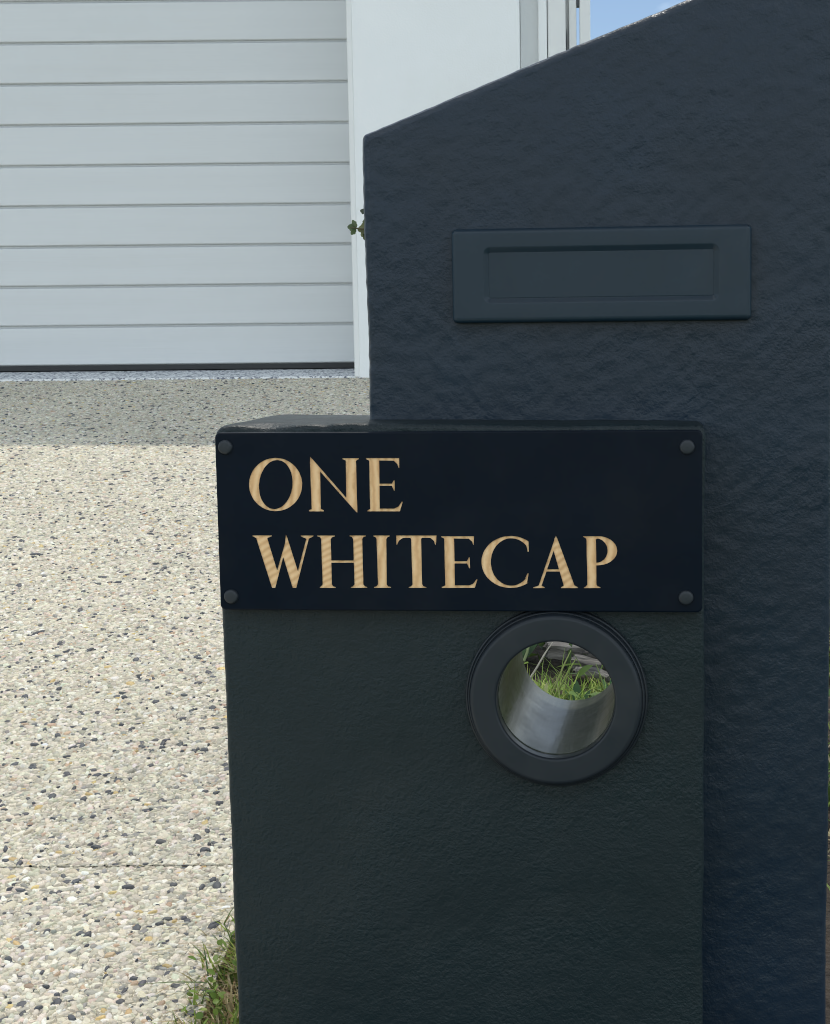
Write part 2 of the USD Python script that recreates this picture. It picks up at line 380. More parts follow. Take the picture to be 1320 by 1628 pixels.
# size each stone has in view: the 300 largest are pieces of their own
pc = np.c_[px, py, slope_z(py)] - CAM
zc = pc @ _f
ix, iy = 860 + 2400 * (pc @ _R) / zc, 814 - 2400 * (pc @ _U) / zc
xlim = -0.2125 * py
seen = (ix > 3) & (ix < 372) & (iy < 1625)
size = np.where(seen, rad * np.sqrt(asp) / zc, 0)
top = np.argsort(-size)[:300]
rest = np.ones(N, bool)
rest[top] = False
for i in top:
    c = np.array([px[i], py[i], slope_z(py[i])])
    obj("pebble", (V[i], FACE), "stones", drive, smooth=50, tint=None if False else None)
    m = stage.GetPrimAtPath(f"/World/driveway/pebble" + (f"_{used[('/World/driveway', 'pebble')] - 1:03d}" if used[("/World/driveway", "pebble")] > 1 else ""))
    UsdGeom.PrimvarsAPI(m).CreatePrimvar("tint", Sdf.ValueTypeNames.Color3fArray, "constant").Set(Vt.Vec3fArray([Gf.Vec3f(*map(float, tint[i]))]))
R_ = np.nonzero(rest)[0]
vv = V[R_].reshape(-1, 3)
ff = (FACE[None] + (np.arange(len(R_)) * (2 * K + 1))[:, None, None]).reshape(-1, 3)
obj("pebbles", (vv, ff), "stones", drive, smooth=True, tint=np.repeat(tint[R_], 2 * K + 1, 0), kind="stuff", label="small cream, grey and dark stones set in the driveway")

# bare soil of the bed, from the strip beside the pier to the back of the wall
bx = np.linspace(-0.335, 2.2, 170)
by = np.linspace(0.6, 4.9, 220)
BX, BY = np.meshgrid(bx, by)
bz = slope_z(BY) - 0.012 + 0.030 * (meshkit.fbm(np.stack([BX * 14, BY * 14, BX * 0], -1), 4, 5) - 0.5) * np.clip((BX + 0.335) / 0.05, 0.15, 1)
idx = np.arange(BX.size).reshape(BX.shape)
q = np.stack([idx[:-1, :-1], idx[:-1, 1:], idx[1:, 1:], idx[1:, :-1]], -1).reshape(-1, 4)
obj("garden_bed", (np.stack([BX, BY, bz], -1).reshape(-1, 3), q), "soil", smooth=True, kind="structure", label="dark soil of the bed around and behind the wall")

# ---------------------------------------------------------------- the house with its garage
house = thing("house", "white rendered house with a pale horizontally slatted garage door", "house", (0, 5.21, 0.55))


def hb(x0, x1, y0, y1, z0, z1):
    return box(x0, x1, y0 - 5.21, y1 - 5.21, z0 - 0.55, z1 - 0.55)


def roof_z(x):
    return 3.02 + 0.13 * (x + 1.5)


XL, XR = -3.10, -0.632
obj("pillar", to_tm(rbox(XR, -0.0535, 0, 0.6, -0.9, 2.45, 0.006)), "render_white", house, smooth=40)
wall_parts = []


def sloped(x0, x1, y0, y1, z0):
    v = []
    for x in (x0, x1):
        for y in (y0, y1):
            v += [(x, y - 5.21, z0 - 0.55), (x, y - 5.21, roof_z(x) - 0.55)]
    return trimesh.convex.convex_hull(np.array(v))


obj("wall", sloped(-7.0, XL, 5.213, 5.8, -0.3), "render_white", house)
obj("lintel", sloped(XL + 0.001, -0.054, 5.214, 5.8, 2.70), "render_white", house)
obj("side_wall", hb(-0.052, 0.100, 5.30, 11.0, -0.3, 3.0), "render_white", house)
obj("back_wall", sloped(-7.0, -0.053, 5.801, 11.0, -0.3), "render_white", house)
v = []
for x in (-7.15, 0.05):
    for y in (5.20, 11.1):
        v += [(x, y - 5.21, roof_z(x) - 0.547), (x, y - 5.21, roof_z(x) - 0.50)]
obj("roof", trimesh.convex.convex_hull(np.array(v)), "roof_sheet", house)
door = thing("garage_door", parent=house)
SLAT, ZB = 0.1391, 0.6085
DY = 5.37 - 5.21


def slat_mesh(z0, L0, L1):
    h = SLAT
    pr = [(0.030, 0.0), (0.0085, 0.0), (0.0085, 0.0015), (0.0035, 0.0020), (0.0008, 0.0045), (0.0, 0.008), (0.0, h - 0.0115), (0.0012, h - 0.0085), (0.0042, h - 0.0060), (0.0075, h - 0.0045), (0.0088, h - 0.0038), (0.0088, h - 0.0002), (0.030, h - 0.0002)]
    P = np.array(pr)
    n = len(P)
    v = np.array([(x, DY + y, z0 + z) for x in (L0, L1) for y, z in P])
    f = []
    for i in range(n):
        j = (i + 1) % n
        f += [(i, n + i, n + j), (i, n + j, j)]
    return trimesh.Trimesh(v, f, process=False)


for k in range(15):
    obj("slat", slat_mesh(ZB - 0.55 + k * SLAT, XL - 0.02, XR + 0.02), "slat_paint", door, smooth=25)
obj("bottom_seal", to_tm(rbox(XL - 0.01, XR - 0.002, DY - 0.001, DY + 0.03, 0.590 - 0.55, ZB - 0.55 - 0.0003, 0.002)), "rubber_seal", door, smooth=40)
obj("jamb_bead", to_tm(rbox(XR - 0.003, XR + 0.016, -0.0025, 0.010, 0.560 - 0.55, 2.10, 0.004)), "trim_white", house, smooth=40)
# the corner beside the pillar: recess, downpipe and slim posts with a gap of sky
obj("downpipe", to_tm(rbox(0.008, 0.038, 0.05, 0.088, -0.6, 2.4, 0.006)), "render_white", house, smooth=40)
obj("post", to_tm(rbox(0.0405, 0.102, 0.06, 0.089, -0.6, 2.3, 0.004)), "trim_white", house, smooth=40)
obj("post", to_tm(rbox(0.1135, 0.139, 0.08, 0.12, -0.6, 2.3, 0.003)), "trim_white", house, smooth=40)
obj("post", to_tm(rbox(0.150, 0.186, 0.07, 0.12, -0.6, 2.3, 0.004)), "trim_white", house, smooth=40)
obj("gate_stile", to_tm(rounded_prism([(0.1025, -0.5), (0.113, -0.5), (0.1075, 1.10), (0.105, 1.185), (0.1027, 1.10)], 0.08, 0.105, 0.001)), "dark_metal", house)
obj("filler", to_tm(rbox(0.1022, 0.1133, 0.106, 0.118, -0.6, 2.3, 0.001)), "trim_white", house)
obj("bracket", to_tm(rbox(0.1395, 0.1495, 0.08, 0.11, 1.258, 1.50, 0.001)), "dark_metal", house)

# ---------------------------------------------------------------- the dark wall and its pier
WO, WR = (-0.0698, 1.3, 0.0), -math.radians(5.2564)


def at_wall(u, d, z):
    return (WO[0] + u * math.cos(WR) - d * math.sin(WR), WO[1] + u * math.sin(WR) + d * math.cos(WR), z)


TU, TZ = 0.0824, 0.3560                              # centre of the newspaper tube
wallx = thing("letterbox_wall", "dark charcoal rendered wall with a sloping top and a square pier in front", "wall", WO, WR)


def roughen(m, step, amps, seed, lo=-9):
    t = to_tm(m.refine_to_length(step))
    v = t.vertices
    n = np.zeros_like(v)
    for k in range(3):
        s = 0
        for i, (sc, a) in enumerate(amps):
            s = s + a * (meshkit.noise(v * sc, seed + 31 * i + k) - 0.5) * 2
        n[:, k] = s
    r = np.hypot(v[:, 0] - TU, v[:, 2] - TZ)
    w = np.clip((r - 0.056) / 0.01, 0, 1)[:, None]
    return trimesh.Trimesh(v + n * w, t.faces, process=False)


outline = [(-0.0872, -0.2), (0.3238, -0.2), (0.3238, 1.0054), (-0.0926, 0.8483)]
W = rounded_prism(outline, 0.0615, 0.167, 0.0075, corner=0.005) - cyl_y(TU, TZ, 0.0545, -0.1, 0.3)
obj("wall", roughen(W, 0.0042, ((110, 0.00045), (210, 0.00022), (9, 0.0010)), 3), "wall_paint", wallx, smooth=48)
Pr = rounded_prism([(-0.2128, -0.2), (0.2082, -0.2), (0.2108, 0.5925), (-0.2152, 0.5965)], 0.0, 0.1665, 0.0045, corner=0.007, back=0.012)
cutb = m3.Manifold.cube((1.0, 1.0, 2.0)).translate((-0.0860, 0.0632, -0.5))
Pr = (Pr - cutb) - cyl_y(TU, TZ, 0.0545, -0.1, 0.3)
pt = roughen(Pr, 0.0042, ((130, 0.00035), (14, 0.0010)), 8)
v = pt.vertices                                       # worn top arris with a chip near the left corner
arris = np.exp(-((v[:, 2] - 0.595) / 0.012) ** 2 - ((v[:, 1] - 0.002) / 0.012) ** 2)
chip = np.exp(-((v[:, 0] + 0.170) / 0.022) ** 2) * 0.0045 + np.exp(-((v[:, 0] + 0.118) / 0.004) ** 2) * 0.002 + 0.0016 * meshkit.noise(v * 38, 77)
v[:, 1] += arris * chip
v[:, 2] -= arris * chip * 0.8
v[:, 2] -= np.clip((-0.185 - v[:, 0]) / 0.03, 0, 1) ** 2 * 0.004 * (v[:, 2] > 0.5)
obj("pier", pt, "pier_paint", wallx, smooth=48)

# ---------------------------------------------------------------- letter plate
plate = thing("letter_plate", "dark metal mail slot plate with a closed recessed flap on the upper wall", "letter plate", at_wall(0.12, 0.0605, 0.722), WR)
pu0, pu1, pz0, pz1 = -0.1318, 0.1319, -0.0412, 0.0415


def loop(x0, x1, z0, z1, r, y, n=6):
    p = []
    for cx, cz, a0 in ((x1 - r, z1 - r, 0), (x0 + r, z1 - r, 90), (x0 + r, z0 + r, 180), (x1 - r, z0 + r, 270)):
        for a in np.radians(a0 + np.linspace(0, 90, n)):
            p.append((cx + r * math.cos(a), y, cz + r * math.sin(a)))
    return np.array(p)


def loft(loops, closed=False):
    n, v = len(loops[0]), np.vstack(loops)
    f = []
    for k in range(len(loops) - 1):
        for i in range(n):
            j = (i + 1) % n
            f += [(k * n + i, (k + 1) * n + i, (k + 1) * n + j), (k * n + i, (k + 1) * n + j, k * n + j)]
    if closed:
        b = (len(loops) - 1) * n
        f += [(b, b + i, b + i + 1) for i in range(1, n - 1)]
    return trimesh.Trimesh(v, f, process=False)


def rim(x0, x1, z0, z1, r, steps):
    return [loop(x0 + g, x1 - g, z0 + g, z1 - g, max(r - g, 0.0008), y) for g, y in steps]


outer_steps = [(0.0, 0.004), (0.0, -0.0050), (0.0006, -0.0070), (0.0018, -0.0086), (0.0034, -0.0094), (0.0050, -0.0095)]
hu0, hu1, hz0, hz1 = -0.0995, 0.1000, -0.0202, 0.0211
inner_steps = [(-0.0046, -0.0095), (-0.0034, -0.0092), (-0.0006, -0.0074), (0.0006, -0.0068), (0.0010, -0.0045)]
frame = loft(rim(pu0, pu1, pz0, pz1, 0.0045, outer_steps) + rim(hu0, hu1, hz0, hz1, 0.0025, inner_steps))
obj("frame", frame, "plate_metal", plate, smooth=28)
obj("flap", loft(rim(hu0, hu1, hz0, hz1, 0.002, [(0.0, 0.003), (0.0, -0.0058), (0.0004, -0.0066), (0.0012, -0.0069)]), closed=True), "plate_metal", plate, smooth=28)

# ---------------------------------------------------------------- name board
LETTERS = [["O",[[-135.7,545.4],[-136.0,547.7],[-136.5,549.9],[-137.3,552.1],[-138.2,554.2],[-139.4,556.1],[-140.8,558.0],[-142.3,559.7],[-144.0,561.2],[-145.9,562.5],[-147.9,563.7],[-150.0,564.7],[-152.2,565.4],[-154.5,565.9],[-156.8,566.2],[-159.1,566.3],[-161.5,566.1],[-163.8,565.7],[-166.1,565.1],[-168.3,564.3],[-170.4,563.2],[-172.4,562.0],[-174.3,560.6],[-176.0,558.9],[-177.6,557.2],[-179.0,555.3],[-180.2,553.2],[-181.2,551.1],[-181.9,548.9],[-182.5,546.6],[-182.8,544.3],[-182.9,542.0],[-182.7,539.7],[-182.3,537.4],[-181.7,535.2],[-180.8,533.1],[-179.8,531.0],[-178.5,529.1],[-177.0,527.3],[-175.4,525.7],[-173.6,524.3],[-171.7,523.0],[-169.6,522.0],[-167.4,521.1],[-165.2,520.5],[-162.9,520.1],[-160.5,519.9],[-158.2,520.0],[-155.8,520.2],[-153.5,520.8],[-151.3,521.5],[-149.1,522.4],[-147.0,523.6],[-145.1,525.0],[-143.3,526.5],[-141.6,528.2],[-140.1,530.0],[-138.9,532.0],[-137.8,534.1],[-136.9,536.3],[-136.3,538.5],[-135.9,540.8],[-135.7,543.1]],[[[-144.5,541.6],[-145.4,537.4],[-146.0,535.4],[-146.8,533.5],[-148.7,529.9],[-149.8,528.3],[-151.0,526.9],[-152.3,525.6],[-153.6,524.4],[-155.0,523.5],[-156.5,522.8],[-157.9,522.3],[-159.4,521.9],[-160.9,521.8],[-162.4,521.9],[-163.8,522.2],[-165.2,522.7],[-166.5,523.5],[-167.8,524.4],[-168.9,525.5],[-170.0,526.8],[-170.9,528.2],[-171.8,529.8],[-172.5,531.5],[-173.1,533.4],[-173.5,535.3],[-173.9,539.4],[-173.8,543.6],[-173.1,547.8],[-171.8,551.8],[-170.9,553.7],[-168.9,557.2],[-167.8,558.7],[-166.5,560.0],[-165.2,561.2],[-163.8,562.3],[-162.4,563.1],[-161.0,563.7],[-159.5,564.1],[-158.0,564.3],[-156.6,564.3],[-155.1,564.1],[-153.7,563.7],[-152.4,563.1],[-151.1,562.3],[-149.9,561.3],[-148.8,560.1],[-147.8,558.7],[-146.9,557.2],[-146.1,555.6],[-145.4,553.8],[-144.9,551.9],[-144.6,549.9],[-144.3,545.8]]]],["N",[[-128.3,567.5],[-128.5,561.6],[-128.1,521.9],[-130.5,520.7],[-130.6,519.7],[-117.1,519.7],[-117.1,520.7],[-119.8,521.9],[-119.6,554.1],[-88.8,518.9],[-87.8,518.9],[-87.9,563.5],[-85.4,565.0],[-85.4,565.9],[-99.9,565.9],[-99.9,565.0],[-97.0,563.6],[-97.5,531.9],[-125.4,564.4]],[]],["E",[[-79.4,565.9],[-79.4,564.9],[-76.6,563.6],[-76.7,521.8],[-79.0,520.6],[-79.0,519.7],[-50.6,519.7],[-47.9,527.9],[-48.7,528.3],[-52.0,523.8],[-55.6,522.1],[-68.1,522.1],[-67.9,541.8],[-57.2,541.7],[-55.5,537.6],[-54.6,537.6],[-54.6,546.6],[-55.5,546.6],[-57.1,543.7],[-67.9,543.7],[-67.7,563.7],[-55.1,563.4],[-52.1,560.5],[-51.0,557.1],[-50.3,557.1],[-50.3,565.8]],[]],["W",[[-181.2,498.8],[-181.2,497.9],[-178.0,496.3],[-165.2,452.4],[-162.2,452.4],[-154.4,479.4],[-146.8,452.5],[-143.5,452.5],[-131.2,495.9],[-127.1,497.9],[-126.8,498.7],[-138.4,498.7],[-138.4,497.9],[-133.5,495.8],[-141.7,467.8],[-150.1,496.6],[-151.4,499.6],[-152.0,496.6],[-152.7,491.2],[-160.1,468.2],[-168.0,496.4],[-163.8,498.0],[-163.8,498.8]],[]],["H",[[-92.1,474.8],[-92.0,455.9],[-93.1,454.3],[-95.3,453.5],[-95.3,452.7],[-80.7,452.8],[-80.7,453.6],[-82.9,454.4],[-84.0,456.0],[-84.1,495.6],[-83.1,497.2],[-80.8,498.0],[-80.8,498.8],[-95.3,498.8],[-95.3,498.0],[-93.2,497.2],[-92.3,495.6],[-92.1,476.9],[-111.8,476.9],[-111.7,495.5],[-110.7,497.1],[-108.0,497.9],[-108.0,498.7],[-123.9,498.7],[-123.9,497.9],[-121.4,497.1],[-120.5,495.5],[-120.2,455.8],[-121.3,454.2],[-122.7,453.4],[-122.7,452.6],[-108.5,452.6],[-108.5,453.5],[-110.8,454.2],[-111.8,455.9],[-111.8,474.7]],[]],["I",[[-74.5,498.8],[-74.5,498.0],[-72.6,497.2],[-71.7,495.6],[-71.3,456.0],[-72.5,454.4],[-74.9,453.6],[-74.9,452.8],[-59.8,452.9],[-59.7,453.7],[-62.4,454.4],[-63.4,456.0],[-63.0,495.6],[-62.0,497.2],[-59.9,498.0],[-59.8,498.8]],[]],["T",[[-54.4,490.6],[-53.7,490.6],[-51.9,494.3],[-48.6,496.5],[-42.0,496.6],[-41.5,495.6],[-41.0,456.1],[-42.1,454.5],[-44.4,453.7],[-44.4,452.9],[-28.8,453.0],[-28.7,453.8],[-31.4,454.6],[-32.4,456.2],[-32.6,495.6],[-32.0,496.6],[-24.6,496.6],[-21.6,494.1],[-20.5,490.4],[-19.8,490.4],[-19.0,498.8],[-54.5,498.8]],[]],["E",[[-15.2,498.3],[-15.3,497.4],[-12.6,496.1],[-12.4,455.3],[-15.4,454.0],[-15.4,453.0],[13.4,453.2],[15.9,460.6],[15.1,461.0],[12.2,457.0],[8.8,455.5],[-3.8,455.5],[-3.8,474.5],[6.9,474.5],[8.7,470.3],[9.6,470.3],[9.6,480.0],[8.7,479.9],[6.9,476.6],[-3.8,476.6],[-3.9,496.1],[8.8,495.9],[11.4,493.7],[12.6,490.5],[13.2,490.5],[13.5,498.3]],[]],["C",[[60.4,493.8],[58.4,495.1],[56.1,496.2],[53.8,497.1],[51.3,497.8],[48.7,498.3],[46.1,498.5],[43.5,498.4],[40.9,498.2],[38.3,497.7],[35.8,496.9],[33.4,495.9],[31.1,494.7],[29.0,493.4],[27.0,491.8],[25.2,490.0],[23.7,488.1],[22.3,486.1],[21.2,483.9],[20.4,481.7],[19.8,479.4],[19.5,477.0],[19.5,474.7],[19.7,472.4],[20.2,470.1],[21.0,467.8],[22.0,465.7],[23.3,463.6],[24.8,461.7],[26.6,460.0],[28.5,458.4],[30.6,457.0],[32.8,455.8],[35.2,454.8],[37.7,454.1],[40.3,453.6],[42.9,453.3],[45.5,453.3],[48.1,453.5],[50.7,454.0],[53.2,454.7],[55.7,455.6],[58.0,456.8],[60.1,458.2],[58.7,457.9],[60.3,466.1],[59.3,466.3],[57.1,461.6],[58.3,462.3],[56.8,460.6],[55.3,459.2],[53.6,458.0],[51.8,457.0],[49.9,456.2],[48.0,455.7],[46.0,455.4],[44.0,455.4],[42.1,455.7],[40.1,456.2],[38.3,457.0],[36.5,458.0],[34.9,459.2],[33.3,460.6],[32.0,462.2],[30.7,464.0],[29.7,466.0],[28.9,468.1],[28.3,470.2],[27.9,472.5],[27.7,474.7],[27.7,477.0],[28.0,479.3],[28.4,481.6],[29.1,483.7],[30.0,485.8],[31.1,487.7],[32.3,489.5],[33.8,491.2],[35.3,492.6],[37.0,493.8],[38.8,494.8],[40.7,495.6],[42.6,496.1],[44.6,496.4],[46.5,496.4],[48.5,496.1],[50.4,495.6],[52.3,494.9],[54.0,493.9],[55.7,492.7],[57.2,491.3],[58.6,489.7],[59.5,484.6],[60.7,484.8]],[]],["A",[[75.6,467.7],[86.9,467.7],[90.3,455.7],[87.9,454.1],[87.9,453.3],[102.7,453.4],[102.7,454.2],[99.6,455.8],[85.3,496.2],[84.0,498.8],[82.7,496.2],[82.5,494.8],[68.8,455.6],[63.9,454.0],[63.9,453.2],[73.9,453.3],[73.9,454.1],[71.4,455.6]],[[[81.9,485.6],[86.3,469.8],[76.3,469.8]]]],["P",[[121.5,473.3],[124.8,473.8],[127.8,474.8],[130.5,476.2],[132.8,478.1],[133.8,479.2],[134.6,480.3],[135.3,481.5],[135.8,482.7],[136.1,484.0],[136.3,485.2],[136.3,486.5],[136.1,487.8],[135.8,489.1],[135.3,490.3],[134.7,491.5],[132.9,493.6],[130.6,495.5],[127.9,496.9],[124.9,497.9],[121.7,498.4],[107.2,498.4],[107.2,497.6],[109.2,496.9],[110.1,495.3],[110.6,456.6],[109.5,455.0],[107.6,454.2],[107.6,453.4],[121.9,453.5],[121.9,454.3],[119.5,455.1],[118.4,456.6],[118.4,473.1]],[[[120.2,496.1],[121.4,495.8],[123.5,494.8],[124.4,494.0],[126.1,492.3],[127.3,490.1],[127.7,489.0],[128.1,486.5],[128.1,485.2],[127.9,484.0],[127.2,481.6],[126.7,480.5],[125.2,478.5],[124.3,477.7],[122.3,476.4],[120.1,475.6],[118.4,475.5],[118.3,495.3],[118.8,496.1]]]]]
board = thing("name_board", "black house name board with routed timber letters fixed across the pier", "sign", at_wall(-0.002, 0.0, 0.5105), WR)
ou, oz = 0.002, -0.5105
B = rounded_prism([(-0.2118 + ou, 0.4328 + oz), (0.2085 + ou, 0.4328 + oz), (0.2085 + ou, 0.5882 + oz), (-0.2118 + ou, 0.5882 + oz)], -0.0125, -0.0012, 0.0013, corner=0.0045, back=0.0006)
tims = {"O": 0, "N": 1, "E": 2, "W": 3, "H": 4, "I": 5, "T": 6, "C": 1, "A": 3, "P": 6}
glyphs = []
for ch, outer, holes in LETTERS:
    polys = [np.array(r) / 1000.0 + (ou, oz) for r in [outer] + holes]
    glyphs.append((ch, polys))
    B = B - prism(polys, -0.02, -0.0113)
obj("board", to_tm(B), "sign_board", board, smooth=35)
for i, (ch, polys) in enumerate(glyphs):
    obj("letter", to_tm(prism(polys, -0.0117, -0.0112)), f"timber_{tims[ch] if not (ch == 'E' and i > 4) else 6}", board, label=f"timber coloured letter {ch}")
cap = [(0.0001, -0.0031), (0.0034, -0.0030), (0.0050, -0.0028), (0.0059, -0.0022), (0.0063, -0.0012), (0.0065, 0.0)]
for u, z in ((-0.2024, 0.5758), (0.1957, 0.5742), (-0.2016, 0.4449), (0.1947, 0.4458)):
    obj("screw_cap", lathe_y([(r, d - 0.0124) for r, d in cap], u + ou, z + oz, 28), "cap_black", board, smooth=True)

# ---------------------------------------------------------------- newspaper tube
nt = thing("newspaper_tube", "round grey newspaper tube with a black flange through the pier below the board", "newspaper holder", at_wall(TU, 0.0, TZ), WR)
fl = [(0.0795, 0.002), (0.0795, -0.0050), (0.0790, -0.0062), (0.0780, -0.0067), (0.0772, -0.0062), (0.0768, -0.0072), (0.0768, -0.0102), (0.0762, -0.0112), (0.0755, -0.0115), (0.0750, -0.0110), (0.0747, -0.0122), (0.0745, -0.0150), (0.0738, -0.0166), (0.0724, -0.0177), (0.0706, -0.0181),
      (0.0540, -0.0181), (0.0525, -0.0177), (0.0517, -0.0168), (0.0514, -0.0150), (0.0514, -0.004), (0.0524, -0.002)]
obj("flange", lathe_y(fl, 0, 0, 128), "flange_plastic", nt, smooth=38)
tb = [(0.0506, -0.0105), (0.0512, -0.0112), (0.0513, -0.009), (0.0508, -0.006)] 
tb = [(0.0540, -0.003), (0.0508, -0.003), (0.0506, 0.0), (0.0506, 0.196), (0.0512, 0.199), (0.0530, 0.1995), (0.0540, 0.198), (0.0540, -0.003)]
obj("tube", lathe_y(tb, 0, 0, 128), "tube_inside", nt, smooth=38)

# ---------------------------------------------------------------- weeds, grass, wood, creeper
def blades(base, height, width, lean, az, curl, rng, seg=4):
    """ribbon blades: base (n, 3); returns vertices and faces"""
    n = len(base)
    t = np.linspace(0, 1, seg + 1)
    side = np.stack([-np.sin(az), np.cos(az), np.zeros(n)], -1)
    fwd = np.stack([np.cos(az), np.sin(az), np.zeros(n)], -1)
    ang = lean[:, None] + curl[:, None] * t[None]
    step = height[:, None] / seg
    out = np.concatenate([np.zeros((n, 1)), np.cumsum(np.sin(ang[:, :-1]) * step, 1)], 1)
    up = np.concatenate([np.zeros((n, 1)), np.cumsum(np.cos(ang[:, :-1]) * step, 1)], 1)
    mid = base[:, None] + fwd[:, None] * out[:, :, None] + np.array([0, 0, 1.0]) * up[:, :, None]
    w = width[:, None] * np.clip(1.0 - t[None] ** 2.2, 0.04, 1) * 0.5
    v = np.stack([mid - side[:, None] * w[:, :, None], mid + side[:, None] * w[:, :, None]], 2).reshape(-1, 3)
    f = []
    for k in range(seg):
        f += [(2 * k, 2 * k + 1, 2 * k + 3), (2 * k, 2 * k + 3, 2 * k + 2)]
    f = (np.array(f)[None] + (np.arange(n) * 2 * (seg + 1))[:, None, None]).reshape(-1, 3)
    return v, f, 2 * (seg + 1)


def leaf_shape(length, width, lobes=0, n=14):
    """flat leaf in xy with a bent midrib, stalk at the origin, tip along +x"""
    t = np.linspace(0, 1, n)
    w = width * np.sin(math.pi * t ** 0.85) ** 0.8 * (1 + 0.28 * lobes * np.sin(t * math.pi * 5))
    up = np.stack([t * length, w / 2, 0.12 * length * t * t * -1 + 0.10 * w], -1)
    dn = np.stack([t * length, -w / 2, 0.12 * length * t * t * -1 + 0.10 * w], -1)
    mid = np.stack([t * length, 0 * t, 0.12 * length * t * t * -1], -1)
    v = np.vstack([up, mid, dn])
    f = []
    for i in range(n - 1):
        f += [(i, n + i, n + i + 1), (i, n + i + 1, i + 1), (n + i, 2 * n + i, 2 * n + i + 1), (n + i, 2 * n + i + 1, n + i + 1)]
    return v, np.array(f)


def place(v, loc, az, el, roll):
    T = trimesh.transformations
    m = T.euler_matrix(roll, -el, az, "sxyz")[:3, :3]
    return v @ m.T + loc


GREENS = np.array([(0.12, 0.20, 0.035), (0.17, 0.26, 0.045), (0.09, 0.15, 0.03), (0.25, 0.31, 0.08), (0.06, 0.11, 0.025)])
STRAW = np.array([(0.42, 0.34, 0.17), (0.52, 0.44, 0.26), (0.34, 0.25, 0.12), (0.28, 0.17, 0.09)])
rg = np.random.default_rng(5)


def bed_z(x, y):
    b = slope_z(y) - 0.012 + 0.030 * (meshkit.fbm(np.stack([x * 14, y * 14, x * 0], -1), 4, 5) - 0.5) * np.clip((x + 0.335) / 0.05, 0.15, 1)
    return b


def grass_patch(name, n, xr, yr, h, w, lean, pal, label, dense=None, azm=None, curl=(0.2, 1.3), lift=0.0, seed=0):
    r = np.random.default_rng(seed)
    x, y = r.uniform(*xr, n), r.uniform(*yr, n)
    if dense is not None:
        ok = dense(x, y, r)
        x, y = x[ok], y[ok]
        n = len(x)
    base = np.stack([x, y, bed_z(x, y) - 0.002 + lift], -1)
    az = r.uniform(0, 2 * math.pi, n) if azm is None else r.normal(azm[0], azm[1], n)
    v, f, k = blades(base, r.uniform(*h, n), r.uniform(*w, n), r.uniform(*lean, n), az, r.uniform(*curl, n), r)
    c = np.clip(pal[r.integers(0, len(pal), n)] * r.normal(1, 0.18, (n, 1)), 0.01, 0.8)
    return obj(name, (v, f), "leaf", smooth=True, tint=np.repeat(c, k, 0), kind="stuff", label=label)


# strip between the driveway edge and the pier
def clump(x, y, r):
    c = np.zeros(len(x))
    for cx, cy, s in ((-0.318, 1.545, 0.020), (-0.330, 1.478, 0.020), (-0.336, 1.425, 0.022), (-0.318, 1.40, 0.018), (-0.325, 1.36, 0.03), (-0.315, 1.50, 0.015)):
        c = np.maximum(c, np.exp(-((x - cx) ** 2 + (y - cy) ** 2) / (2 * s * s)))
    return r.random(len(x)) < c


grass_patch("weed_grass", 1500, (-0.352, -0.286), (1.24, 1.60), (0.016, 0.042), (0.0018, 0.0042), (0.1, 0.9), np.vstack([GREENS * (1.35, 1.2, 1.0), STRAW[:2] * 0.8]), "short green weed grass between driveway edge and pier", dense=clump, azm=(2.9, 1.1), seed=21)
grass_patch("dry_straw", 700, (-0.338, -0.286), (1.24, 1.57), (0.02, 0.055), (0.0012, 0.0028), (1.15, 1.5), STRAW, "dry straw lying on the soil beside the pier", curl=(-0.1, 0.35), lift=0.006, seed=22)
r_ = np.random.default_rng(4)
lv, lf, lc, o = [], [], [], 0
for k in range(60):
    s, f = leaf_shape(r_.uniform(0.006, 0.0115), r_.uniform(0.004, 0.0075))
    cx, cy = ((-0.318, 1.545), (-0.330, 1.478), (-0.338, 1.43), (-0.318, 1.40), (-0.322, 1.36))[k % 5]
    x, y = cx + r_.normal(0, 0.011), cy + r_.normal(0, 0.014)
    s = place(s, (x, y, slope_z(y) + r_.uniform(0.004, 0.026)), r_.uniform(0, 6.28), r_.uniform(-0.2, 0.9), r_.normal(0, 0.5))
    lv.append(s); lf.append(f + o); o += len(s)
    lc.append(np.repeat(np.clip(GREENS[[0, 1, 3, 1]][r_.integers(0, 4)] * r_.normal(1.05, 0.15), 0, 1)[None], len(s), 0))
obj("broadleaf_weed", (np.vstack(lv), np.vstack(lf)), "leaf", smooth=True, tint=np.vstack(lc), kind="stuff", label="small round leaved weeds among the grass beside the pier")
# two long blades that stand out over the stones
vb, fb, kb = blades(np.array([(-0.343, 1.475, 0.024)]), np.array([0.040]), np.array([0.0022]), np.array([0.12]), np.array([2.6]), np.array([0.12]), rg, 6)
obj("grass_blade", (vb, fb), "leaf", smooth=True, tint=np.tile((0.06, 0.12, 0.04), (len(vb), 1)), label="single upright dark blade of grass at the driveway edge", cat="grass blade")
vb, fb, kb = blades(np.array([(-0.340, 1.455, 0.028)]), np.array([0.075]), np.array([0.0034]), np.array([1.42]), np.array([3.35]), np.array([0.22]), rg, 6)
obj("grass_blade", (vb, fb), "leaf", smooth=True, tint=np.tile((0.13, 0.17, 0.07), (len(vb), 1)), label="long blade of grass lying flat across the driveway stones", cat="grass blade")

